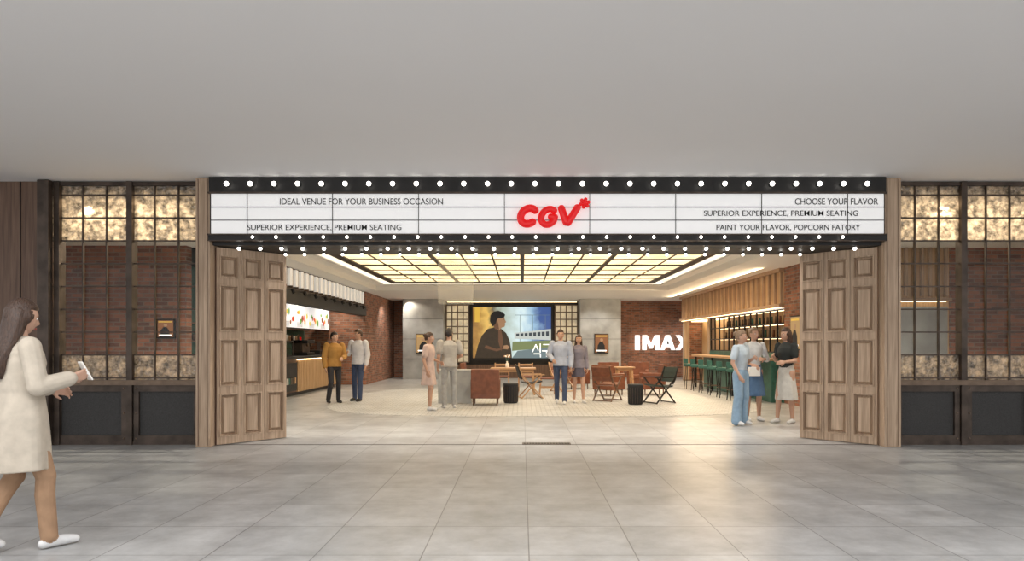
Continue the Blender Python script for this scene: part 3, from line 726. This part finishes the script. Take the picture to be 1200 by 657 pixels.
    hb=MB(); R=Matrix.Rotation(headyaw,3,'Z')@Matrix.Rotation(headpitch,3,'X'); c=J['head']
    def hf(u,p):
        p=p.copy()
        if u.z<-.15: 
            k=(-u.z-.15)/.85; p.x*=1-.38*k; 
            if u.y>0: p.y*=1-.45*k
        if u.y<0: p.y*=.96
        q=p/s
        g=lambda cx,cz,sx,sz: math.exp(-((q.x-cx)/sx)**2-((q.z-cz)/sz)**2) if q.y<0 else 0
        p.y-=s*(.020*g(0,-.028,.011,.016)+.010*g(0,-.005,.009,.025)+.007*g(0,-.062,.022,.01)+.010*g(0,-.098,.022,.018)+.005*g(0,.028,.045,.012))
        p.y+=s*(.010*g(.031,.004,.016,.012)+.010*g(-.031,.004,.016,.012)); return p
    hb.sph(c,(.074*s,.094*s,.118*s),skin,56,hf,R)
    def at(x,y,z): return c+R@(Vector((x,y,z))*s)
    for sx in(-1,1):
        hb.sph(at(sx*.031,-.071,.004),(.013*s,.010*s,.008*s),EW,12,None,R); hb.sph(at(sx*.031,-.0795,.004),.0052*s,EI,10)
        hb.sph(at(sx*.032,-.083,.024),(.016*s,.004*s,.003*s),hairm,10,None,R); hb.sph(at(sx*.075,.006,-.008),(.009*s,.018*s,.031*s),skin,12,None,R)
    hb.sph(at(0,-.0905,-.060),(.020*s,.006*s,.0042*s),LP,12,None,R); hb.sph(at(0,-.0895,-.067),(.017*s,.006*s,.0045*s),LP,12,None,R)
    hb.obj('head',parent=o)
    kb=MB(); long=hair=='long'
    def kf(u,p):
        q=u; face=(q.y<-.18 and q.z<.42 and abs(q.x)<.90) 
        lowc=q.z<(-.75 if long else -.42-.1*q.y)
        earz=(not long) and abs(q.x)>.8 and q.z<.0 and q.y<.25
        f=1.0
        if face or lowc or earz: f=.80
        wv=1+.018*math.sin(q.x*23+q.z*9)+.015*math.sin(q.y*19-q.z*13)
        return p*f*(wv if f==1 else 1)
    kb.sph(c+R@Vector((0,.006*s,.010*s)),(.087*s,.106*s,.124*s),hairm,44,kf,R)
    if long:
        rs=[]; hbk=hairback
        for i,(z,yy,rx,ry) in enumerate([(.09,.03,.05,.05),(.04,.035,.084,.07),(-.04,.04,.092,.068),(-.12,.05+hbk*.3,.098,.060),(-.20,.062+hbk*.7,.106,.05),(-.28,.075+hbk,.108,.042),(-.36,.08+hbk,.095,.034),(-.41,.08+hbk,.06,.022)]):
            ring=[]
            for j in range(32):
                t=2*math.pi*j/32; f=1+.04*math.sin(9*t+i*.5)
                pt=Vector((rx*f*math.cos(t),yy+ry*f*math.sin(t),z))*s
                ring.append(c+(R@pt if i<3 else Matrix.Rotation(headyaw*.5,3,'Z')@pt))
            rs.append(ring)
        kb.rings(list(reversed(rs)),hairm)
    if hair=='bun': kb.sph(at(0,.10,.06),(.045*s,.045*s,.045*s),hairm,16)
    kb.obj('hair',parent=o)
    return o

def phone(b,J,s):
    w=J['wrB']; b.obox(w+Vector((.03,-.10,.045))*s,(.07*s,.012*s,.15*s),'white',Matrix.Rotation(-.5,3,'X'))
cream=cloth('cream_coat',(.50,.44,.36)); tan=cloth('tan_trouser',(.36,.22,.13))
human('walking_woman',-3.40,4.62,math.radians(146),1.70,True,HR,'long',cream,tan,WS,
    pose=dict(knA=(.08,.00,.50),anA=(.08,.20,.15),toA=(.085,.08,.055),knB=(-.09,-.12,.50),anB=(-.09,-.14,.085),toB=(-.10,-.30,.035),
    elB=(-.23,-.02,1.12),wrB=(-.23,-.22,1.17),elA=(.21,-.02,1.12),wrA=(.14,-.24,1.08),palmB=(.6,-.2,.3)),
    sleeve=2,loose=.022,hem=.86,coat=(.56,.225,cream),legs='pants',headpitch=.18,headyaw=.05,vox=.0065,extras=phone,hairback=.065,curl=.6)
mustard=cloth('mustard_jacket',(.38,.20,.05)); black=cloth('black_trouser',(.025,.025,.03)); navy=cloth('navy_trouser',(.04,.06,.12)); shirt=cloth('white_shirt',(.60,.61,.66))
human('man_in_mustard_jacket',-4.46,16.2,math.radians(35),1.68,False,HB,'short',mustard,black,BS,pose=dict(elA=(.25,-.02,1.12),wrA=(.12,-.22,1.08),knB=(-.1,-.06,.5),anB=(-.13,.05,.09)),loose=.02,headyaw=.5)
human('man_in_white_shirt',-4.02,16.75,math.radians(-20),1.76,False,HR,'short',shirt,navy,BS,pose=dict(elB=(-.27,0,1.13),wrB=(-.14,-.24,1.16),knA=(.11,-.1,.5),anA=(.12,-.12,.09)),loose=.018,headyaw=-.5)
pink=cloth('blush_dress',(.56,.42,.37)); grey=cloth('taupe_shirt',(.40,.38,.35)); khaki=cloth('grey_chinos',(.36,.36,.35))
human('woman_in_blush_dress',-1.97,14.4,math.radians(75),1.64,True,HR,'bun',pink,pink,WS,pose=dict(elA=(.19,-.02,1.12),wrA=(.12,-.22,1.05),knB=(-.09,-.08,.5),anB=(-.1,-.06,.09)),sleeve=1,legs='bare',skirt=(1.08,.56,.12,.21,pink),headyaw=.2)
human('man_in_taupe_shirt',-1.60,14.95,math.radians(-160),1.74,False,HB,'short',grey,khaki,WS,pose=dict(elB=(-.26,.02,1.12),wrB=(-.17,-.2,1.05)),sleeve=1,loose=.022,headyaw=-.5)
blue=cloth('pale_blue_shirt',(.40,.44,.54)); jeans=cloth('dark_jeans',(.05,.07,.13))
human('man_in_blue_shirt',.90,16.0,math.radians(-8),1.74,False,HR,'short',blue,jeans,WS,pose=dict(knA=(.1,-.12,.5),anA=(.1,-.14,.09),knB=(-.09,.02,.5),anB=(-.1,.16,.12),toB=(-.1,.04,.045),elB=(-.27,.02,1.13),wrB=(-.16,-.2,1.02)),loose=.02,headyaw=.2)
plaid=cloth('plaid_shirt',(.22,.20,.24)); dskirt=cloth('dark_shorts',(.10,.09,.12))
human('woman_in_plaid_shirt',1.34,16.25,math.radians(10),1.62,True,HR,'long',plaid,dskirt,WS,pose=dict(knA=(.09,-.08,.5),anA=(.10,-.08,.09)),loose=.018,legs='bare',skirt=(1.0,.66,.13,.185,dskirt),headyaw=-.2)
denim=cloth('light_denim',(.25,.37,.50)); pale=cloth('pale_blouse',(.48,.56,.63)); white=cloth('white_top',(.62,.64,.66)); dden=cloth('denim_skirt',(.09,.17,.31)); cskirt=cloth('cream_skirt',(.58,.57,.54)); btop=cloth('black_top',(.02,.025,.025))
def bag(b,J,s):
    w=J['wrB']; b.obox(w+Vector((.02,-.05,-.12))*s,(.20*s,.07*s,.16*s),M['white']); 
human('woman_in_wide_jeans',3.76,11.75,math.radians(40),1.62,True,HL,'bun',pale,denim,WS,pose=dict(elA=(.20,0,1.12),wrA=(.10,-.2,1.2),elB=(-.23,.02,1.12),wrB=(-.2,-.1,.9)),sleeve=1,hem=1.0,legs='wide',headyaw=.4)
human('woman_in_denim_skirt',4.22,12.45,math.radians(5),1.70,True,HL,'bun',white,dden,WS,pose=dict(elA=(.24,-.02,1.12),wrA=(.08,-.2,1.13),elB=(-.23,0,1.11),wrB=(-.12,-.2,1.03)),sleeve=3,hem=1.0,legs='bare',skirt=(1.06,.46,.125,.215,dden),headyaw=.3,extras=bag)
human('woman_in_cream_skirt',4.68,12.1,math.radians(-55),1.68,True,HR,'long',btop,cskirt,WS,pose=dict(elA=(.19,-.02,1.12),wrA=(.10,-.2,1.1),elB=(-.20,-.02,1.12),wrB=(-.1,-.24,1.2),knB=(-.09,-.1,.5),anB=(-.1,-.12,.09)),sleeve=1,hem=1.0,legs='bare',skirt=(1.08,.42,.12,.21,cskirt),headyaw=-.3)

# ---------------------------------------------------------------- lights
def area(name,loc,rot,sx,sy,p,col=(1,1,1)):
    l=bpy.data.lights.new(name,'AREA'); l.shape='RECTANGLE'; l.size=sx; l.size_y=sy; l.energy=p; l.color=col
    o=bpy.data.objects.new(name,l); COL.objects.link(o); o.location=loc; o.rotation_euler=rot; return o
def spot(name,loc,p,col=(1,.93,.84),ang=130,rot=(0,0,0),r=.04):
    l=bpy.data.lights.new(name,'SPOT'); l.energy=p; l.color=col; l.spot_size=math.radians(ang); l.spot_blend=.6; l.shadow_soft_size=r
    o=bpy.data.objects.new(name,l); COL.objects.link(o); o.location=loc; o.rotation_euler=rot; return o
area('concourse_fill',(0,2.0,3.6),(0,0,0),14,2.4,470,(1,.99,.985))  # added fill lamp, out of view, to brighten the outer floor and ceiling
area('lobby_fill',(0.3,10.9,3.6),(math.radians(25),0,0),7.5,.5,290,(1,.95,.89))  # added lamp hidden behind the marquee to brighten the lobby
area('right_wall_fill',(5.75,21.2,3.17),(0,math.radians(50),0),.12,10,260,(1,.76,.48))  # added strip lamp, meant to warm and brighten the right wall
for x in(-3.2,0.3,3.6):  # spots from here on are added to light the lobby, styled as ceiling fittings
    for y in(14,18,21.5): spot('fill_spot',(x,y,3.33),140)
for x in(-4.9,-2.2,.4,2.9,5.2): spot('fill_spot',(x,26.0,3.18),100,(1,.93,.83),120,(math.radians(15),0,0))
spot('fill_spot',(6.6,27.6,3.18),70)
for y in(14,17,20,22.6): spot('fill_spot',(-6.3,y,3.12),95,(1,.86,.68))
for y in(14.5,17,19.5,22,25): spot('fill_spot',(5.3,y,3.18),85,(1,.80,.56),120,(0,math.radians(20),0))
for y in(24.5,27): spot('fill_spot',(-4.6,y,3.18),70,(1,.86,.68),120,(0,math.radians(-20),0))
for x in(-5.9,-5.0,5.7,6.6): spot('fill_spot',(x,10.4,3.6),150,(1,.88,.70),150,(math.radians(-15),0,0))  # added behind the glass to light it from the back
for x in(-9,-8.0,-7.0,6.8,8.2,9.4): spot('fill_spot',(x,11.0,3.6),330,(1,.86,.68),150,(math.radians(35),0,0))  # added to brighten the walls seen through the side windows
w=bpy.data.worlds.new('world'); scene.world=w; w.use_nodes=True
w.node_tree.nodes['Background'].inputs[0].default_value=(1,.992,.988,1); w.node_tree.nodes['Background'].inputs[1].default_value=1.2

cam=bpy.data.cameras.new('camera'); co=bpy.data.objects.new('camera',cam); COL.objects.link(co)
co.location=(0,0,1.4); co.rotation_euler=(math.pi/2,0,0); cam.sensor_width=36; cam.lens=24; cam.shift_x=-.01; cam.shift_y=.062
scene.camera=co
